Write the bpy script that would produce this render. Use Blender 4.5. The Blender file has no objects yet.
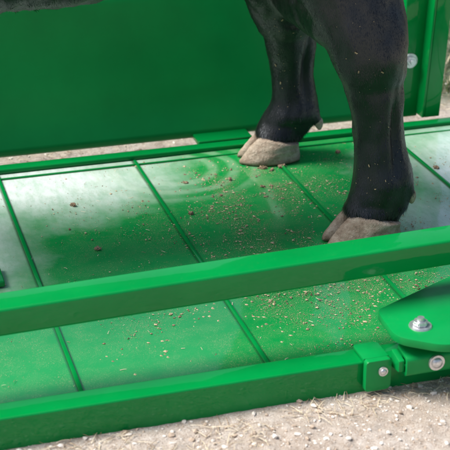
import bpy, bmesh, math, random
import numpy as np
from mathutils import Vector, Matrix, noise
random.seed(7); rng=np.random.default_rng(7)
S=bpy.context.scene
col=S.collection
S.view_settings.view_transform='Standard'; S.view_settings.look='None'; S.view_settings.exposure=0

# ---------------- materials ----------------
def mat(name):
    m=bpy.data.materials.new(name); m.use_nodes=True
    nt=m.node_tree; b=nt.nodes['Principled BSDF']
    return m,nt,b
def N(nt,t,**kw):
    n=nt.nodes.new(t)
    for k,v in kw.items():
        if k in n.inputs.keys(): n.inputs[k].default_value=v
        else: setattr(n,k,v)
    return n
def noise_n(nt,vec,scale,detail=4,rough=.5):
    n=N(nt,'ShaderNodeTexNoise'); n.inputs['Scale'].default_value=scale
    n.inputs['Detail'].default_value=detail; n.inputs['Roughness'].default_value=rough
    nt.links.new(vec,n.inputs['Vector']); return n.outputs['Fac']
def ramp(nt,fac,stops):
    r=N(nt,'ShaderNodeValToRGB'); e=r.color_ramp.elements
    while len(e)<len(stops): e.new(.5)
    for i,(p,c) in enumerate(stops):
        e[i].position=p; e[i].color=(c,c,c,1) if not hasattr(c,'__len__') else (*c,1)
    nt.links.new(fac,r.inputs['Fac']); return r.outputs['Color']
def mix(nt,fac,a,b,mode='MIX'):
    m=N(nt,'ShaderNodeMix',data_type='RGBA',blend_type=mode)
    for s,v in ((m.inputs[0],fac),(m.inputs[6],a),(m.inputs[7],b)):
        if isinstance(v,bpy.types.NodeSocket): nt.links.new(v,s)
        elif hasattr(v,'__len__'): s.default_value=(*v,1)
        else: s.default_value=v
    return m.outputs[2]
def math_n(nt,op,a,b=0.0,c=None):
    m=N(nt,'ShaderNodeMath',operation=op)
    for i,v in enumerate((a,b) if c is None else (a,b,c)):
        if isinstance(v,bpy.types.NodeSocket): nt.links.new(v,m.inputs[i])
        else: m.inputs[i].default_value=v
    return m.outputs[0]
def bump(nt,b,h,strength=.2,dist=.002,base=None,coat=False):
    n=N(nt,'ShaderNodeBump'); n.inputs['Strength'].default_value=strength; n.inputs['Distance'].default_value=dist
    nt.links.new(h,n.inputs['Height'])
    nt.links.new(n.outputs['Normal'],b.inputs['Normal'])
    if coat: nt.links.new(n.outputs['Normal'],b.inputs['Coat Normal'])
    return n.outputs['Normal']
def pos(nt): return N(nt,'ShaderNodeNewGeometry').outputs['Position']

GREEN=(.000,.240,.046)
def paint(name,colr=GREEN,rough=.32,dust=.25,coat=.55,bd=.003,spec=.05,cr=.04):
    m,nt,b=mat(name); p=pos(nt)
    n1=noise_n(nt,p,6,5,.6); n2=noise_n(nt,p,900,2,.6); n3=noise_n(nt,p,40,6,.7)
    c=mix(nt,ramp(nt,n1,[(.3,0),(.7,1)]),[x*.88 for x in colr],[x*1.1 for x in colr])
    sp=math_n(nt,'MULTIPLY',ramp(nt,n2,[(.66,0),(.74,1)]),ramp(nt,n3,[(.4,0),(.65,1)]))
    sp=math_n(nt,'MULTIPLY',sp,dust)
    c=mix(nt,sp,c,(.42,.36,.25))
    nt.links.new(c,b.inputs['Base Color'])
    r=ramp(nt,n3,[(.3,rough*.8),(.75,rough*1.4)]); nt.links.new(r,b.inputs['Roughness'])
    b.inputs['Specular IOR Level'].default_value=spec
    b.inputs['Coat Weight'].default_value=coat; b.inputs['Coat Roughness'].default_value=cr
    n4=noise_n(nt,p,14,2,.5); n5=noise_n(nt,p,260,2,.5)
    h=math_n(nt,'MULTIPLY_ADD',n5,.05,n4)
    bump(nt,b,h,.25,bd,coat=True)
    return m
M_paint=paint('green_enamel',dust=.2)
M_plate=paint('green_enamel_plate',(.001,.27,.058),.4,.2,.35,.003,.1,.22)
M_panel=paint('green_enamel_panel',(.001,.275,.062),.4,.06,.25,.0015,.1,.35)

# floor plate
M_floor,nt,b=mat('green_floor_enamel'); p=pos(nt)
n1=noise_n(nt,p,5,5,.6); n3=noise_n(nt,p,22,7,.7); n2=noise_n(nt,p,900,2,.6)
c=mix(nt,ramp(nt,n1,[(.3,0),(.7,1)]),(.001,.265,.050),(.003,.305,.064))
film=math_n(nt,'MULTIPLY',ramp(nt,n3,[(.42,0),(.8,1)]),.05)
c=mix(nt,film,c,(.5,.52,.42))
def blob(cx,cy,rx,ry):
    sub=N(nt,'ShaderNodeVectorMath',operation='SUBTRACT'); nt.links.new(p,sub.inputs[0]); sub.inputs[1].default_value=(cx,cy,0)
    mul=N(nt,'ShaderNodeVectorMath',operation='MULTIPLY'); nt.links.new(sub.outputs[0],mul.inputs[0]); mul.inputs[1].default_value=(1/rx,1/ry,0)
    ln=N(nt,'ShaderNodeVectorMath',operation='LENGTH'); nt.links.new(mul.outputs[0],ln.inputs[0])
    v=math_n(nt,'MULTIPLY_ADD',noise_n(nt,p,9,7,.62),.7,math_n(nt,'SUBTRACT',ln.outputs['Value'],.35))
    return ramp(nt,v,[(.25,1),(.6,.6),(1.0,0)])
res=math_n(nt,'MAXIMUM',math_n(nt,'MAXIMUM',blob(.36,2.44,.34,.26),blob(1.34,2.25,.38,.36)),math_n(nt,'MULTIPLY',blob(1.02,2.05,.16,.18),.6))  # masks for pale glare painted into the floor colour, back-left and right
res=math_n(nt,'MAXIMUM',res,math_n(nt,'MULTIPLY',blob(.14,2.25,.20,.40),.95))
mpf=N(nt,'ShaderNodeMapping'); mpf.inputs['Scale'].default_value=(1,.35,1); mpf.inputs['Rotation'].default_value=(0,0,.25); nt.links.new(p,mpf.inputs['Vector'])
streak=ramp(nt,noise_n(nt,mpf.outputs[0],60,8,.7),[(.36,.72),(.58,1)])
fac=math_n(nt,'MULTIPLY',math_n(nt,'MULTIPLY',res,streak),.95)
c=mix(nt,fac,c,(.78,.85,.83))  # whitish sheen mixed into base colour, not reflected light
sp=math_n(nt,'MULTIPLY',ramp(nt,n2,[(.60,0),(.66,1)]),ramp(nt,n3,[(.38,.05),(.56,1)]))
c=mix(nt,math_n(nt,'MULTIPLY',sp,.7),c,(.46,.38,.22))
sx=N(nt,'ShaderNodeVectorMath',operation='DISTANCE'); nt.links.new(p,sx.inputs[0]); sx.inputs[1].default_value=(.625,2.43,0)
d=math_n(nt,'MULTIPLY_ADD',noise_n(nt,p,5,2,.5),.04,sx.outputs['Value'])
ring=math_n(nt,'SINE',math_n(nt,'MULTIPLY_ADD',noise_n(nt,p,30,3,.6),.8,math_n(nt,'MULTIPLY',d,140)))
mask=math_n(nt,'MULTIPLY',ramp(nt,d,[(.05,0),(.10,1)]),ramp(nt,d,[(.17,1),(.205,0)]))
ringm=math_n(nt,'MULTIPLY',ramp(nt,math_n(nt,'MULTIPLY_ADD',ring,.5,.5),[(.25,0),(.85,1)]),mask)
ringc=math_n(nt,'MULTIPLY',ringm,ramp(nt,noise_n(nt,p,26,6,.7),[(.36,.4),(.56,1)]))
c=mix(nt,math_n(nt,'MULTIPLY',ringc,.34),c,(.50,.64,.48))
sepf=N(nt,'ShaderNodeSeparateXYZ'); nt.links.new(p,sepf.inputs[0])
u=math_n(nt,'FRACT',math_n(nt,'MULTIPLY_ADD',sepf.outputs['X'],1/.282,-.278/.282+.5+20))
u=math_n(nt,'MULTIPLY',math_n(nt,'ABSOLUTE',math_n(nt,'SUBTRACT',u,.5)),.282)
gr=ramp(nt,u,[(.0038,1),(.0062,0)])
c=mix(nt,math_n(nt,'MULTIPLY',gr,.8),c,(.003,.045,.015))
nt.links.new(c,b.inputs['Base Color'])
r=ramp(nt,n3,[(.3,.28),(.75,.42)]); nt.links.new(r,b.inputs['Roughness'])
b.inputs['Specular IOR Level'].default_value=.2
b.inputs['Coat Weight'].default_value=1.0; b.inputs['Coat IOR'].default_value=1.48
nt.links.new(ramp(nt,n3,[(.35,.01),(.7,.05)]),b.inputs['Coat Roughness'])
n4=noise_n(nt,p,9,2,.5)
h=math_n(nt,'MULTIPLY_ADD',noise_n(nt,p,300,3,.6),.03,n4); h=math_n(nt,'MULTIPLY_ADD',ringm,.35,h)
bump(nt,b,h,.25,.004,coat=True)

M_zinc,nt,b=mat('zinc_plated_steel'); b.inputs['Metallic'].default_value=.85; p=pos(nt)
nt.links.new(ramp(nt,noise_n(nt,p,150,4,.6),[(.3,(.5,.52,.54)),(.7,(.8,.81,.82))]),b.inputs['Base Color']); b.inputs['Roughness'].default_value=.38

M_coat,nt,b=mat('black_hide'); p=pos(nt)
mp=N(nt,'ShaderNodeMapping'); mp.inputs['Scale'].default_value=(1,1,.25); nt.links.new(p,mp.inputs['Vector'])
nn=noise_n(nt,mp.outputs[0],900,3,.6); nb=noise_n(nt,p,18,4,.6)
c=mix(nt,ramp(nt,nb,[(.4,0),(.75,1)]),(.004,.0045,.006),(.012,.011,.012))
nt.links.new(c,b.inputs['Base Color']); b.inputs['Roughness'].default_value=.36; b.inputs['Specular IOR Level'].default_value=.6
b.inputs['Specular Tint'].default_value=(.84,.93,1,1)
bump(nt,b,nn,.4,.0015)
M_hair,nt,b=mat('black_hair'); p=pos(nt)
c=mix(nt,ramp(nt,noise_n(nt,p,30,4,.7),[(.5,0),(.75,1)]),(.005,.0055,.0075),(.019,.016,.015))
nt.links.new(c,b.inputs['Base Color']); b.inputs['Roughness'].default_value=.34; b.inputs['Specular IOR Level'].default_value=.6
b.inputs['Specular Tint'].default_value=(.84,.93,1,1)

M_hoof,nt,b=mat('dusty_horn'); p=pos(nt)
nn=noise_n(nt,p,38,7,.7); n2=noise_n(nt,p,230,4,.65)
c=ramp(nt,nn,[(.30,(.15,.105,.07)),(.42,(.31,.235,.17)),(.55,(.45,.37,.28)),(.70,(.54,.46,.37))])
c=mix(nt,math_n(nt,'MULTIPLY',ramp(nt,n2,[(.46,0),(.62,1)]),.40),c,(.24,.165,.105))
sep=N(nt,'ShaderNodeSeparateXYZ'); nt.links.new(p,sep.inputs[0])
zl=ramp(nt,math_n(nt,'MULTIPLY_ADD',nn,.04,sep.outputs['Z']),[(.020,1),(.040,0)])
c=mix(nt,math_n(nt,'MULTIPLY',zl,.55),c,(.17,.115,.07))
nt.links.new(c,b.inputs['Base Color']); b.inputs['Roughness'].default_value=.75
bump(nt,b,math_n(nt,'ADD',nn,math_n(nt,'MULTIPLY',n2,.5)),.8,.005)

def plain(name,c1,c2,scale=40,rough=.9):
    m,nt,b=mat(name); p=pos(nt)
    n=noise_n(nt,p,scale,5,.65)
    nt.links.new(ramp(nt,n,[(.35,c1),(.65,c2)]),b.inputs['Base Color']); b.inputs['Roughness'].default_value=rough
    return m
M_clod=plain('brown_dirt',(.18,.12,.07),(.38,.28,.18),160)
M_chaff=plain('pale_chaff',(.42,.33,.19),(.60,.50,.32),200)
M_fleck=plain('dull_chaff',(.22,.16,.09),(.40,.31,.19),200)
M_straw=plain('dry_straw',(.55,.45,.29),(.80,.71,.53),60,.7)
M_litter=plain('brown_litter',(.20,.13,.08),(.38,.27,.17),60,.8)
M_peb=plain('pale_stone',(.62,.56,.49),(.82,.77,.70),60)
M_pebd=plain('brown_stone',(.34,.26,.19),(.55,.44,.34),60)
M_grass=plain('grass_green',(.05,.09,.025),(.13,.18,.07),30,.6)

M_ground,nt,b=mat('dry_gravelly_earth'); p=pos(nt)
a=noise_n(nt,p,5,6,.65); f=noise_n(nt,p,70,8,.8); g=noise_n(nt,p,420,4,.7)
c=ramp(nt,f,[(.3,(.38,.29,.22)),(.43,(.62,.51,.41)),(.54,(.78,.68,.58)),(.66,(.86,.79,.70))])
c=mix(nt,ramp(nt,g,[(.44,.0),(.7,.6)]),c,(.87,.81,.73))
c=mix(nt,math_n(nt,'MULTIPLY',ramp(nt,g,[(.34,1),(.46,0)]),.7),c,(.30,.21,.15))
c=mix(nt,math_n(nt,'MULTIPLY',ramp(nt,a,[(.46,0),(.60,1)]),.35),c,(.54,.41,.30))
big=noise_n(nt,p,1.3,5,.6)
sep=N(nt,'ShaderNodeSeparateXYZ'); nt.links.new(p,sep.inputs[0])
gm=math_n(nt,'MULTIPLY',ramp(nt,math_n(nt,'MULTIPLY',sep.outputs['Y'],.1),[(.262,0),(.275,1)]),ramp(nt,big,[(.3,.75),(.5,.98)]))
c=mix(nt,gm,c,(.12,.15,.085))
nt.links.new(c,b.inputs['Base Color']); b.inputs['Roughness'].default_value=.95
bump(nt,b,math_n(nt,'MULTIPLY_ADD',g,.5,f),.9,.007)

# ---------------- helpers ----------------
def mesh_obj(name,verts,faces,mats,parent=None,smooth=False,mi=None):
    me=bpy.data.meshes.new(name); me.from_pydata([tuple(map(float,v)) for v in verts],[],[tuple(map(int,f)) for f in faces])
    for m in (mats if isinstance(mats,(list,tuple)) else [mats]): me.materials.append(m)
    if mi is not None: me.polygons.foreach_set('material_index',np.asarray(mi,dtype=np.int32))
    if smooth: me.polygons.foreach_set('use_smooth',[True]*len(me.polygons))
    me.update()
    o=bpy.data.objects.new(name,me); col.objects.link(o)
    if parent: o.parent=parent
    return o
def bm_obj(name,bm,m,parent=None,smooth=True,ang=35):
    me=bpy.data.meshes.new(name); bm.normal_update(); bm.to_mesh(me); bm.free(); me.materials.append(m)
    o=bpy.data.objects.new(name,me); col.objects.link(o)
    if parent: o.parent=parent
    if smooth:
        me.polygons.foreach_set('use_smooth',[True]*len(me.polygons))
        me.set_sharp_from_angle(angle=math.radians(ang))
    return o
def add_box(bm,x0,x1,y0,y1,z0,z1,bev=.003,seg=3,shear=None):
    r=bmesh.ops.create_cube(bm,size=1); vs=r['verts']
    for v in vs:
        v.co=Vector(((x0+x1)/2+v.co.x*(x1-x0),(y0+y1)/2+v.co.y*(y1-y0),(z0+z1)/2+v.co.z*(z1-z0)))
        if shear: v.co=shear(v.co)
    if bev:
        es=list({e for v in vs for e in v.link_edges})
        bmesh.ops.bevel(bm,geom=es,offset=bev,segments=seg,affect='EDGES',profile=.5)
def box(name,x0,x1,y0,y1,z0,z1,m,parent,bev=.003,seg=3,shear=None):
    bm=bmesh.new(); add_box(bm,x0,x1,y0,y1,z0,z1,bev,seg,shear); return bm_obj(name,bm,m,parent)
def prism(name,outline,z0,z1,m,parent,bev=.003,axis='Z'):
    bm=bmesh.new()
    def P(u,v,w): return (u,v,w) if axis=='Z' else ((u,w,v) if axis=='Y' else (w,u,v))
    lo=[bm.verts.new(P(u,v,z0)) for u,v in outline]; hi=[bm.verts.new(P(u,v,z1)) for u,v in outline]
    n=len(outline)
    fl=bm.faces.new(lo); fh=bm.faces.new(hi)
    for i in range(n): bm.faces.new((lo[i],lo[(i+1)%n],hi[(i+1)%n],hi[i]))
    bmesh.ops.recalc_face_normals(bm,faces=bm.faces[:])
    es=list(set(fl.edges[:]+fh.edges[:]))
    if bev: bmesh.ops.bevel(bm,geom=es,offset=bev,segments=2,affect='EDGES',profile=.5,clamp_overlap=True)
    bmesh.ops.triangulate(bm,faces=[f for f in bm.faces if len(f.verts)>4],ngon_method='EAR_CLIP')
    return bm_obj(name,bm,m,parent)
def round_corner(pts,rad,n=6):
    out=[]; L=len(pts)
    for i in range(L):
        p=Vector(pts[i]); a=Vector(pts[i-1]); b2=Vector(pts[(i+1)%L]); r=rad[i] if hasattr(rad,'__len__') else rad
        if r<=0: out.append(tuple(p)); continue
        u=(a-p).normalized()*r; v=(b2-p).normalized()*r
        for k in range(n+1):
            t=k/n; q=(p+u)*(1-t)**2+p*2*t*(1-t)+(p+v)*t*t; out.append((q.x,q.y))
    return out
def bolt(name,loc,normal,parent,r=.011,h=.008,washer=True,dome=False):
    bm=bmesh.new()
    if washer:
        bmesh.ops.create_cone(bm,cap_ends=True,segments=32,radius1=r*1.5,radius2=r*1.42,depth=.0025,matrix=Matrix.Translation((0,0,.00125)))
    if dome:
        res=bmesh.ops.create_uvsphere(bm,u_segments=24,v_segments=12,radius=r)
        for v in res['verts']:
            v.co.z=max(v.co.z,0)*.55+.0025
    else:
        res=bmesh.ops.create_cone(bm,cap_ends=True,segments=6,radius1=r,radius2=r,depth=h,matrix=Matrix.Translation((0,0,.0025+h/2)))
        es=list({e for v in res['verts'] for e in v.link_edges})
        bmesh.ops.bevel(bm,geom=es,offset=.0012,segments=2,affect='EDGES')
        bmesh.ops.create_cone(bm,cap_ends=True,segments=20,radius1=r*.5,radius2=r*.45,depth=.006,matrix=Matrix.Translation((0,0,.0025+h+.002)))
    q=Vector((0,0,1)).rotation_difference(Vector(normal)).to_matrix().to_4x4()
    bmesh.ops.transform(bm,matrix=Matrix.Translation(loc)@q@Matrix.Rotation(.4,4,'Z'),verts=bm.verts[:])
    return bm_obj(name,bm,M_zinc,parent,ang=30)

# ---------------- calf table (the green steel machine) ----------------
chute=bpy.data.objects.new('livestock_chute',None); col.objects.link(chute)
chute['label']='glossy green steel livestock chute with ribbed floor and side panel'
chute['category']='livestock chute'

X0,X1,Y0,Y1=-.85,1.75,1.575,2.50
nx,ny=300,60
xs=np.linspace(X0,X1,nx); ys=np.linspace(Y0,Y1,ny)
V=[]
for y in ys:
    for x in xs:
        u=((x-.278)/.282)%1.0
        z=-.0025*math.sin(math.pi*u)*math.sin(math.pi*(y-Y0)/(Y1-Y0))+.0018*noise.noise(Vector((x*5,y*5,0)))
        V.append((x,y,z))
F=[(j*nx+i,j*nx+i+1,(j+1)*nx+i+1,(j+1)*nx+i) for j in range(ny-1) for i in range(nx-1)]
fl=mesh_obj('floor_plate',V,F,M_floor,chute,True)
for k in range(-4,6):
    x=.278+.282*k
    if x<X0 or x>X1: continue
    box('floor_rib',x-.0030,x+.0030,1.592,2.492,-.004,.0040,M_paint,chute,.0008,2)
box('back_frame_rail',X0,X1,2.504,2.532,-.03,.009,M_paint,chute,.003)
box('floor_edge_rib',X0,X1,2.470,2.474,-.004,.0028,M_paint,chute,.0008)
box('front_sill',X0,X1,1.545,1.587,-.035,.030,M_paint,chute,.0035,4)
def rs(co): co.z+=(co.x-.17)*.021; return co
bm=bmesh.new(); add_box(bm,X0,X1,1.62,1.674,.113,.155,.0045,4,rs)
bm_obj('side_rail',bm,M_paint,chute)
for xx in (X0+.03,X1-.07):
    box('rail_upright',xx,xx+.04,1.622,1.672,-.03,.113+(xx-.17)*.021+.002,M_paint,chute,.004)
box('latch_tab',.05,.222,1.995,2.065,.001,.012,M_paint,chute,.003)

prof=[(2.606,.020),(2.600,.006),(2.590,.003),(2.584,.010),(2.585,.022),(2.596,.045),(2.600,.10),(2.606,.20),(2.614,.30),(2.62,.335),(2.632,.341),(2.64,.335)]
xsn=np.linspace(X0,1.192,80); V=[];F=[]
for x in xsn:
    for (y,z) in prof: V.append((x,y+.002*noise.noise(Vector((x*2.0,z*2,3))),z))
n=len(prof)
for i in range(79):
    for j in range(n-1): F.append((i*n+j,(i+1)*n+j,(i+1)*n+j+1,i*n+j+1))
pn=mesh_obj('side_panel',V,F,M_panel,chute,True)
so=pn.modifiers.new('t','SOLIDIFY'); so.thickness=.003; so.offset=0
def lean0(co): co.x+=max(0,co.z)*.05*(1 if co.x>1.2 else 0); return co
box('panel_stiffener',1.188,1.229,2.572,2.592,.004,.345,M_paint,chute,.003,3,lean0)
box('panel_lug',.71,.83,2.536,2.586,.000,.012,M_paint,chute,.003)
def lean(co): co.x+=(co.z)*.05; return co
bm=bmesh.new(); add_box(bm,1.226,1.232,2.54,2.60,.0105,.47,.0015,2,lean); add_box(bm,1.2325,1.268,2.54,2.546,.0105,.47,.0015,2,lean)
bm_obj('corner_post',bm,M_paint,chute)
bolt('bolt',(1.205,2.5715,.135),(0,-1,0),chute,.0115)

# hinge bracket at the front corner
br=bpy.data.objects.new('hinge_bracket',None); col.objects.link(br); br.parent=chute
out=round_corner([(.722,1.606),(.716,1.522),(.773,1.478),(1.0,1.478),(1.0,1.73),(.90,1.690)],[.012,.022,.020,0,0,.006],10)
prism('hinge_plate',out,.065,.078,M_plate,br,.0015)
# upright tab gripping the sill, and a separate folded channel under the hinge plate
prism('sill_tab',round_corner([(.676,-.012),(.676,.038),(.716,.038),(.716,-.012)],[.005,.006,.006,.010]),1.529,1.5405,M_plate,br,.0012,'Y')
prism('tab_fold',round_corner([(.6765,1.541),(.7155,1.541),(.7155,1.586),(.6765,1.586)],[0,0,.008,.008]),.0318,.0375,M_plate,br,.001,'Z')
prof_c=round_corner([(1.508,.046),(1.508,.016),(1.542,.012),(1.542,.017),(1.514,.021),(1.514,.041),(1.5435,.046),(1.5435,.052)],[.007,.008,0,0,.004,.004,0,0])
prism('folded_channel',prof_c,.730,1.0,M_plate,br,.0008,'X')
prism('channel_end',round_corner([(1.515,.022),(1.515,.040),(1.543,.045),(1.543,.018)],[.002,.002,0,0]),.7205,.7295,M_plate,br,.001,'X')
bm=bmesh.new(); bmesh.ops.create_cone(bm,cap_ends=True,segments=24,radius1=.008,radius2=.008,depth=.034,matrix=Matrix.Translation((.763,1.556,.049)))
bm_obj('pivot_pin',bm,M_zinc,br,ang=30)
bolt('bolt',(.763,1.541,.078),(0,0,1),br,.0115,.007)
bolt('bolt',(.776,1.5075,.034),(0,-1,0),br,.0085,.006,True,True)
bolt('bolt',(.702,1.5285,.020),(0,-1,0),br,.0050,.004,True,True)

# ---------------- calf ----------------
calf=bpy.data.objects.new('black_calf',None); col.objects.link(calf)
calf['label']='black calf standing on the green chute floor with dusty hooves'
calf['category']='calf'
bmt=bmesh.new(); bmesh.ops.create_icosphere(bmt,subdivisions=2,radius=1)
sv=np.array([v.co[:] for v in bmt.verts]); sf=np.array([[v.index for v in f.verts] for f in bmt.faces]); bmt.free()
AV=[];AF=[];off=0
def ball(c,r):
    global off
    AV.append(sv*np.array(r)+np.array(c)); AF.append(sf+off); off+=len(sv)
def chain(P,step=.012):
    P=[np.array(p,float) for p in P]
    for i in range(len(P)-1):
        p0=P[max(i-1,0)];p1=P[i];p2=P[i+1];p3=P[min(i+2,len(P)-1)]
        L=np.linalg.norm(p2[:3]-p1[:3]); k=max(2,int(L/step))
        for t in np.linspace(0,1,k,endpoint=(i==len(P)-2)):
            q=.5*((2*p1)+(-p0+p2)*t+(2*p0-5*p1+4*p2-p3)*t*t+(-p0+3*p1-3*p2+p3)*t**3)
            ball(q[:3],q[3:6])
chain([(.874,1.998,.060,.050,.048,.014),(.883,1.998,.083,.052,.048,.024),(.896,1.999,.114,.059,.056,.030),(.893,2.0,.150,.053,.047,.035),
 (.885,2.0,.20,.048,.040,.04),(.878,2.0,.26,.051,.042,.04),(.866,2.005,.325,.068,.054,.04),(.857,2.01,.385,.077,.059,.045),(.830,2.03,.46,.088,.062,.06),(.78,2.06,.58,.125,.075,.09),(.79,2.10,.72,.16,.09,.1)])
chain([(.850,2.437,.052,.048,.047,.014),(.864,2.436,.076,.049,.046,.024),(.881,2.432,.100,.055,.052,.028),(.884,2.430,.13,.050,.045,.035),
 (.877,2.425,.185,.047,.040,.04),(.868,2.415,.245,.054,.043,.04),(.853,2.40,.31,.070,.054,.04),(.831,2.38,.37,.081,.058,.05),(.79,2.35,.46,.10,.06,.06),(.78,2.31,.58,.125,.075,.09),(.79,2.27,.72,.16,.09,.1)])
chain([(.922,1.998,.098,.026,.042,.026),(.918,1.998,.072,.024,.042,.020),(.908,1.998,.052,.022,.040,.014)],.008)
chain([(.904,2.437,.086,.024,.040,.022),(.896,2.437,.064,.022,.038,.018),(.886,2.437,.047,.020,.036,.013)],.008)
for yy,yt in ((2.06,2.09),(2.33,2.30)):
    xf=-.06 if yy<2.2 else .0
    chain([(xf-.03,yy,.058,.042,.042,.018),(xf-.012,yy,.085,.042,.04,.03),(xf,yy,.115,.050,.046,.035),(xf,yy,.17,.042,.037,.04),(xf,yy,.26,.042,.038,.04),(xf-.004,yy,.33,.055,.05,.045),(xf,yy,.42,.055,.05,.05),(xf+.02,yt,.52,.085,.065,.07),(xf+.03,yt,.68,.13,.07,.12)])
DC=((.938,1.974,.094),(.938,2.026,.094),(.927,2.408,.082),(.927,2.460,.082))
for (cx,cy,cz) in DC:
    chain([(cx-.010,cy,cz+.016,.017,.015,.016),(cx-.002,cy,cz+.002,.014,.013,.012)],.006)
chain([(.84,2.04,.405,.075,.06,.07),(.86,2.12,.388,.07,.08,.07),(.87,2.20,.382,.07,.10,.075),(.86,2.28,.385,.07,.08,.07),(.85,2.37,.38,.06,.05,.06)],.015)
chain([(.74,2.19,.52,.12,.14,.08),(.84,2.19,.48,.09,.15,.09)],.02)
# trunk
chain([(-.10,2.19,.68,.12,.13,.17),(.0,2.19,.657,.16,.19,.225),(.2,2.19,.648,.16,.20,.235),(.42,2.19,.652,.16,.205,.235),(.6,2.19,.690,.16,.195,.220),(.78,2.19,.715,.16,.19,.195),(.88,2.19,.72,.12,.16,.17)],.03)
chain([(-.1,2.19,.74,.13,.11,.15),(-.25,2.19,.84,.1,.08,.12),(-.37,2.19,.91,.09,.07,.10)],.02)
chain([(-.36,2.19,.93,.075,.078,.085),(-.44,2.19,.90,.07,.072,.078),(-.52,2.19,.85,.055,.055,.06),(-.60,2.19,.80,.042,.048,.045),(-.63,2.19,.785,.035,.046,.038)],.015)
for s in (-1,1):
    chain([(-.33,2.19+s*.06,.95,.02,.02,.025),(-.31,2.19+s*.12,.945,.018,.03,.032),(-.30,2.19+s*.17,.93,.012,.02,.018)],.01)
chain([(.94,2.19,.80,.03,.03,.03),(1.01,2.19,.77,.02,.02,.03),(1.03,2.19,.66,.014,.014,.03),(1.03,2.19,.58,.02,.02,.03),(1.03,2.19,.51,.024,.024,.03)],.012)
V=np.concatenate(AV); F=np.concatenate(AF)
body=mesh_obj('body',V,F,M_coat,None,True)
rm=body.modifiers.new('r','REMESH'); rm.mode='VOXEL'; rm.voxel_size=.0055; rm.use_smooth_shade=True
sm=body.modifiers.new('s','SMOOTH'); sm.factor=.6; sm.iterations=7
dg=bpy.context.evaluated_depsgraph_get(); me2=bpy.data.meshes.new_from_object(body.evaluated_get(dg))
old=body.data; body.modifiers.clear(); body.data=me2; bpy.data.meshes.remove(old)
me2.name='body'; body.parent=calf
if not me2.materials: me2.materials.append(M_coat)
nv=len(me2.vertices); co=np.empty(nv*3); me2.vertices.foreach_get('co',co); co=co.reshape(-1,3)
nrm=np.empty(nv*3); me2.vertices.foreach_get('normal',nrm); nrm=nrm.reshape(-1,3)
dsp=np.array([noise.noise(Vector((c[0]*24,c[1]*24,c[2]*9)))*.005+noise.noise(Vector((c[0]*60,c[1]*60,c[2]*30)))*.0018 for c in co])
for (lx,ly,zk) in ((.902,2.0,.345),(.894,2.425,.32)):
    near=(np.abs(co[:,1]-ly)<.075)&(co[:,0]>.7)
    dsp-=np.exp(-((co[:,0]-lx)/.010)**2)*np.exp(-((co[:,2]-.205)/.075)**2)*near*.013
    dsp-=np.exp(-((co[:,0]-lx+.050)/.012)**2)*np.exp(-((co[:,2]-.21)/.08)**2)*near*.004
    dsp+=np.exp(-((co[:,0]-lx+.03)/.030)**2)*np.exp(-((co[:,2]-zk)/.035)**2)*near*.008
    dsp-=np.exp(-((co[:,2]-zk+.055)/.014)**2)*near*.003
    dsp-=np.exp(-((co[:,2]-.080)/.007)**2)*np.exp(-((co[:,0]-lx+.03)/.03)**2)*near*.003
co=co+nrm*dsp[:,None]; me2.vertices.foreach_set('co',co.ravel()); me2.update()
# fur
np_=len(me2.polygons); pc=np.empty(np_*3); me2.polygons.foreach_get('center',pc); pc=pc.reshape(-1,3)
pnm=np.empty(np_*3); me2.polygons.foreach_get('normal',pnm); pnm=pnm.reshape(-1,3)
sel=np.where((pc[:,0]>.1)&(pc[:,2]<.62)&(pc[:,2]>.035))[0]
selc=np.where((pc[:,0]>.7)&(pc[:,2]<.080)&(pc[:,2]>.035))[0]
idx=np.concatenate([rng.choice(sel,190000),rng.choice(selc,9000)])
c0=pc[idx]+rng.normal(0,.003,(len(idx),3)); c0-=pnm[idx]*np.sum((c0-pc[idx])*pnm[idx],1)[:,None]
clump=np.array([[noise.noise(Vector((c[0]*45,c[1]*45,c[2]*25+9))),noise.noise(Vector((c[0]*45,c[1]*45,c[2]*25+31))),0] for c in c0])
dn=np.tile(np.array([.12,0,-1.]),(len(idx),1))+rng.normal(0,.15,(len(idx),3))+clump*.6; nn_=pnm[idx]
dn-=nn_*np.sum(dn*nn_,1)[:,None]; dn/=np.linalg.norm(dn,axis=1)[:,None]+1e-6
L=rng.uniform(.003,.007,len(idx))[:,None]; L=np.where(c0[:,2:3]<.075,L*rng.uniform(1.0,2.6,(len(idx),1)),L); side=np.cross(dn,nn_); w=.00042
tip=c0+dn*L+nn_*L*.13; tip[:,2]=np.maximum(tip[:,2],.014)
V=np.empty((len(idx)*3,3)); V[0::3]=c0-side*w-nn_*.0005; V[1::3]=c0+side*w-nn_*.0005; V[2::3]=tip
fur=mesh_obj('fur',V,np.arange(len(V)).reshape(-1,3),M_hair,calf,False); fur['kind']='stuff'
sel2=np.where((pc[:,0]>.7)&(pc[:,2]<.5)&(pc[:,2]>.07)&(pnm[:,1]<-.1))[0]
V=[];F=[]
for i in rng.choice(sel2,200):
    c_=pc[i]+pnm[i]*.0018; s=min(.003,.0007*(1+rng.pareto(2.4))); u=np.cross(pnm[i],rng.normal(0,1,3)); u/=np.linalg.norm(u); v=np.cross(pnm[i],u)
    b0=len(V); V+=[c_-u*s-v*s*.3,c_+u*s-v*s*.4,c_+u*s*.8+v*s*.4,c_-u*s*.7+v*s*.5]; F.append((b0,b0+1,b0+2,b0+3))
fk=mesh_obj('chaff_flecks',V,F,M_fleck,calf); fk['kind']='stuff'
for (cx,cy,cz) in DC:
    bm=bmesh.new(); r_=bmesh.ops.create_icosphere(bm,subdivisions=3,radius=1)
    for v in r_['verts']:
        q=v.co.copy(); t=(1-q.z)/2
        v.co=Vector((cx+.001+q.x*.0125*(1-.45*t)+.005*t, cy+q.y*.010*(1-.4*t), cz-.008+q.z*.015))
    bm_obj('dewclaw',bm,M_hoof,calf,True,80)

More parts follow.
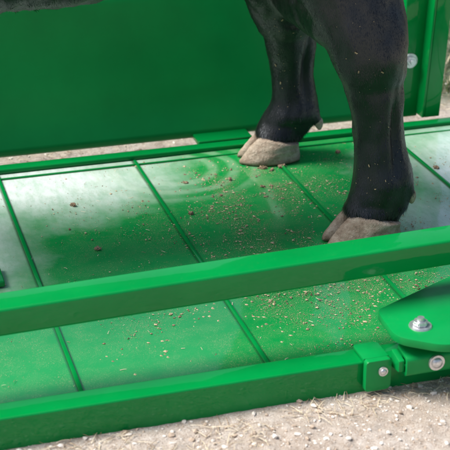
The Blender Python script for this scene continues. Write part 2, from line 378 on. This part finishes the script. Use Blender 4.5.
# hooves
def claw(V,F,ox,oy,side,yaw,s=1.0,zs=1.0):
    rings=16; seg=40; base=len(V)
    ox=ox+(.006 if side>0 else -.002)
    for i in range(rings+1):
        t=i/rings
        z=.001+.062*t if i else .0005
        xf=-.086+.056*t; xb=.048-.006*t; hw=(.0290-.0055*t)
        if i==0: xf+=.002; hw-=.001
        if i>rings-3:
            k_=(i-rings+3)/3; hw-=.004*k_*k_; xf+=.004*k_*k_; xb-=.004*k_*k_
        for k in range(seg):
            a=2*math.pi*k/seg; cx=math.cos(a); cy=math.sin(a)
            ex=abs(cx)**.85*(1 if cx>0 else -1); ey=abs(cy)**.78*(1 if cy>0 else -1)
            x=(xf+xb)/2+ex*(xb-xf)/2
            taper=1-.44*max(0,-ex)**2.0
            y=ey*hw*taper + side*(-.011)*max(0,-ex)**2
            fr=(x+.086)/.134
            zz=z*(1-.50*fr*t)*zs
            g_=.0024*noise.noise(Vector((x*45,y*45+ox*9,z*80+side)))+.0010*noise.noise(Vector((x*160,y*160,z*160)))
            x+=cx*g_; y+=cy*g_
            xr=x*math.cos(yaw)-y*math.sin(yaw); yr=x*math.sin(yaw)+y*math.cos(yaw)
            V.append((ox+xr*s,oy+side*.0266*s+yr*s,zz*s+.0015))
    for i in range(rings):
        for k in range(seg):
            F.append((base+i*seg+k,base+i*seg+(k+1)%seg,base+(i+1)*seg+(k+1)%seg,base+(i+1)*seg+k))
    F.append(tuple(base+k for k in range(seg))[::-1]); F.append(tuple(base+rings*seg+k for k in range(seg)))
for (ox,oy,s_,zs_) in ((.876,1.998,1.06,1.20),(.847,2.437,.98,1.10),(-.085,2.06,1,1),(-.025,2.33,1,1)):
    V=[];F=[]; claw(V,F,ox,oy,-1,.04,s_,zs_); claw(V,F,ox,oy,1,-.04,s_,zs_)
    mesh_obj('hoof',V,F,M_hoof,calf,True)

# ---------------- ground ----------------
def axis(lo,hi,step,far):
    c=list(np.arange(lo,hi,step)); a=[];d=step
    x=lo
    while x>-far: d*=1.35; x-=d; a.append(x)
    a=a[::-1]; x=c[-1]; d=step; e=[]
    while x<far: d*=1.35; x+=d; e.append(x)
    return a+c+e
gx=axis(-.4,1.7,.007,200); gy=axis(1.15,1.6,.006,200)
gy=sorted(set([y for y in gy if y<1.6]+list(np.arange(1.6,3.2,.03))+[3.2+.05*1.35**k for k in range(30)]))
def gz(x,y):
    if -2<x<3 and -1<y<5:
        k=min(1,max(.25,abs(y-1.545)/.06))
        v=-.020+k*(.005*noise.noise(Vector((x*7,y*7,0)))+.004*noise.noise(Vector((x*28,y*28,1)))+.005*noise.noise(Vector((x*75,y*75,2))))
        if 1.56<y<2.56: v=min(v,-.022)
        return v
    return -.02
V=[(x,y,gz(x,y)) for y in gy for x in gx]; n=len(gx)
F=[(j*n+i,j*n+i+1,(j+1)*n+i+1,(j+1)*n+i) for j in range(len(gy)-1) for i in range(n-1)]
g=mesh_obj('ground',V,F,M_ground,None,True); g['kind']='structure'
g['label']='dry pale gravelly earth with straw around the chute'

def crumbs(name,pts,sizes,mats,probs,flat=.7,sub=1,aspect=.6):
    if sub==0:
        tv=np.array([(1,0,0),(-1,0,0),(0,1,0),(0,-1,0),(0,0,1),(0,0,-1.)]); tf=np.array([(0,2,4),(2,1,4),(1,3,4),(3,0,4),(2,0,5),(1,2,5),(3,1,5),(0,3,5)])
    else:
        bmt=bmesh.new(); bmesh.ops.create_icosphere(bmt,subdivisions=sub,radius=1)
        tv=np.array([v.co[:] for v in bmt.verts]); tf=np.array([[v.index for v in f.verts] for f in bmt.faces]); bmt.free()
    V=[];F=[];mi=[];o=0
    for (x,y,z),s in zip(pts,sizes):
        sc=s*rng.uniform(aspect,1.35,3)*np.array([1,1,flat]); q=tv*(1+rng.normal(0,.16,(len(tv),1)))*sc
        a=rng.uniform(0,6.28); ca,sa=math.cos(a),math.sin(a)
        q=np.stack([q[:,0]*ca-q[:,1]*sa,q[:,0]*sa+q[:,1]*ca,q[:,2]],1)+np.array([x,y,z+s*flat*.55])
        V.append(q);F.append(tf+o);o+=len(tv);mi+= [int(rng.choice(len(mats),p=probs))]*len(tf)
    return mesh_obj(name,np.concatenate(V),np.concatenate(F),mats,None,False,mi)
P=[];Z=[]
for i in range(36000):
    x=rng.uniform(-.4,1.6); y=1.545-abs(rng.uniform(0,.42)) if i%6 else rng.uniform(2.56,2.9)
    s=min(.0048,.0007*rng.pareto(2.4)+.0006); P.append((x,y,gz(x,y)-.0004)); Z.append(s)
o=crumbs('gravel',P,Z,[M_peb,M_pebd],[.55,.45],.6); o['kind']='stuff'
o['label']='small pale pebbles and grit strewn over the earth'
def strands(name,specs,mats,probs):
    V=[];F=[];mi=[]
    for (x,y,z,L,a,w,lift,curve) in specs:
        n=5;b0=len(V)
        for k in range(n+1):
            t=k/n; aa=a+curve*t; px=x+L*t*math.cos(aa); py=y+L*t*math.sin(aa); pz=z+lift*math.sin(t*math.pi*.8)
            nx_,ny_=-math.sin(aa),math.cos(aa); ww=w*(1-.5*t)
            V+= [(px-nx_*ww,py-ny_*ww,pz),(px,py,pz+w*.8),(px+nx_*ww,py+ny_*ww,pz)]
        m=int(rng.choice(len(mats),p=probs))
        for k in range(n):
            q=b0+3*k; F+= [(q,q+3,q+4,q+1),(q+1,q+4,q+5,q+2)]; mi+=[m,m]
    return mesh_obj(name,V,F,mats,None,True,mi)
sp=[]
for i in range(6500):
    if i%3: x=rng.uniform(-.4,1.6); y=1.54-abs(rng.normal(0,.15))
    else: x=rng.uniform(-.2,1.6); y=rng.uniform(2.55,2.8)
    if i%3 and noise.noise(Vector((x*6,y*6,4)))<-.1: continue
    sp.append((x,y,gz(x,y)+.002,rng.uniform(.004,.030),rng.uniform(0,6.28),rng.uniform(.0003,.0007),rng.uniform(0,.004),rng.normal(0,.10)))
o=strands('straw',sp,[M_straw,M_litter],[.6,.4]); o['kind']='stuff'; o['label']='dry straw and chaff lying on the earth'
P=[];Z=[]
def okf(x,y): return X0<x<X1 and 1.595<y<2.49
cl=[(.64,2.28,.13,.12,14000),(.76,2.34,.10,.10,13000),(.72,1.80,.19,.11,30000),(.95,2.15,.20,.14,14000),(.45,2.0,.25,.25,2500),(1.12,2.2,.15,.2,6000),(.97,1.78,.12,.10,12000),(.74,2.05,.12,.15,18000)]
for cx,cy,sx_,sy_,n in cl:
    for i in range(n):
        x=rng.normal(cx,sx_);y=rng.normal(cy,sy_)
        if okf(x,y) and noise.noise(Vector((x*14,y*14,7)))+.5*noise.noise(Vector((x*50,y*50,7)))>-.1+rng.normal(0,.16): P.append((x,y,-.001)); Z.append(min(.0030,.00012*rng.pareto(1.6)+.00038))
for i in range(4500):
    x=rng.uniform(0,1.5);y=rng.uniform(1.6,2.48); P.append((x,y,-.001)); Z.append(rng.uniform(.0003,.0007))
o=crumbs('scattered_dirt',P,Z,[M_clod,M_chaff],[.35,.65],.6,0,.35); o['kind']='stuff'; o['label']='fine dirt crumbs and chaff on the green floor'
sp=[]
for i in range(260):
    x=rng.uniform(.1,1.3);y=rng.uniform(1.62,2.47)
    sp.append((x,y,.0005,rng.uniform(.003,.010),rng.uniform(0,6.28),rng.uniform(.0003,.0007),rng.uniform(0,.002),rng.normal(0,.10)))
o=strands('hay_bits',sp,[M_straw,M_clod],[.5,.5]); o['kind']='stuff'; o['label']='short bits of hay on the green floor'
clods=[(.395,2.305,.0050),(.40,2.10,.006),(.60,2.20,.005),(.84,2.375,.009),(.80,2.38,.006),(.815,2.365,.005),(.98,2.42,.005),(.77,2.29,.004),(1.10,2.36,.008),(1.06,2.30,.005),(.72,2.34,.005),(.68,2.27,.004),(.63,2.35,.005),(1.14,2.28,.006)]
for (x,y,s) in clods:
    o=crumbs('mud_clod',[(0,0,0)],[s],[M_clod],[1.0],.6,3); o.location=(x,y,-.001)
    for v in o.data.vertices: v.co*=1+.55*noise.noise(v.co*230+Vector((x*50,y*50,0)))
    o['label']='small brown clod of dried mud on the green floor'; o['category']='mud clod'; o['group']='mud clods on the floor'
V=[];F=[]
for i in range(22000):
    x=rng.uniform(-.3,2.6); y=rng.uniform(2.76,4.6)
    if noise.noise(Vector((x*3,y*3,5)))<-.15 and x<1.2: continue
    h=rng.uniform(.015,.06); a=rng.uniform(0,6.28); lx,ly=rng.normal(0,.02,2); w=.0016; z=gz(x,y)-.002
    dx,dy=math.cos(a)*w,math.sin(a)*w; b0=len(V)
    V+=[(x-dx,y-dy,z),(x+dx,y+dy,z),(x+lx*.4+dx*.8,y+ly*.4+dy*.8,z+h*.6),(x+lx*.4-dx*.8,y+ly*.4-dy*.8,z+h*.6),(x+lx,y+ly,z+h)]
    F+=[(b0,b0+1,b0+2,b0+3),(b0+3,b0+2,b0+4)]
mi=[int(rng.random()<.3) for _ in range(len(F)//2) for _ in (0,1)]
o=mesh_obj('grass',V,F,[M_grass,M_straw],None,False,mi); o['kind']='stuff'; o['label']='short patchy green and dry grass'

# ---------------- light ----------------
sd=Vector((-.54,.17,.85)).normalized()
el=math.asin(sd.z); az=math.atan2(sd.x,sd.y)
w=bpy.data.worlds.new('World'); S.world=w; w.use_nodes=True; nt=w.node_tree
sky=nt.nodes.new('ShaderNodeTexSky'); sky.sky_type='NISHITA'; sky.sun_disc=False; sky.sun_elevation=el; sky.sun_rotation=az
sky.air_density=1.0; sky.dust_density=4.0; sky.ozone_density=1.0
nt.links.new(sky.outputs[0],nt.nodes['Background'].inputs[0]); nt.nodes['Background'].inputs[1].default_value=.15
l=bpy.data.lights.new('sun','SUN'); l.energy=5.0; l.angle=math.radians(30); l.color=(1,.975,.95)
lo=bpy.data.objects.new('sun',l); col.objects.link(lo); lo.rotation_euler=sd.to_track_quat('Z','Y').to_euler()

# ---------------- camera ----------------
cd=bpy.data.cameras.new('camera'); cam=bpy.data.objects.new('camera',cd); col.objects.link(cam)
cam.location=(0,0,1.0); cam.rotation_euler=(math.radians(65.83),0,math.radians(-16.85))
cd.sensor_width=36; cd.lens=106.08; cd.clip_end=1000; cd.clip_start=.05
cd.dof.use_dof=True; cd.dof.focus_distance=2.25; cd.dof.aperture_fstop=9
S.camera=cam
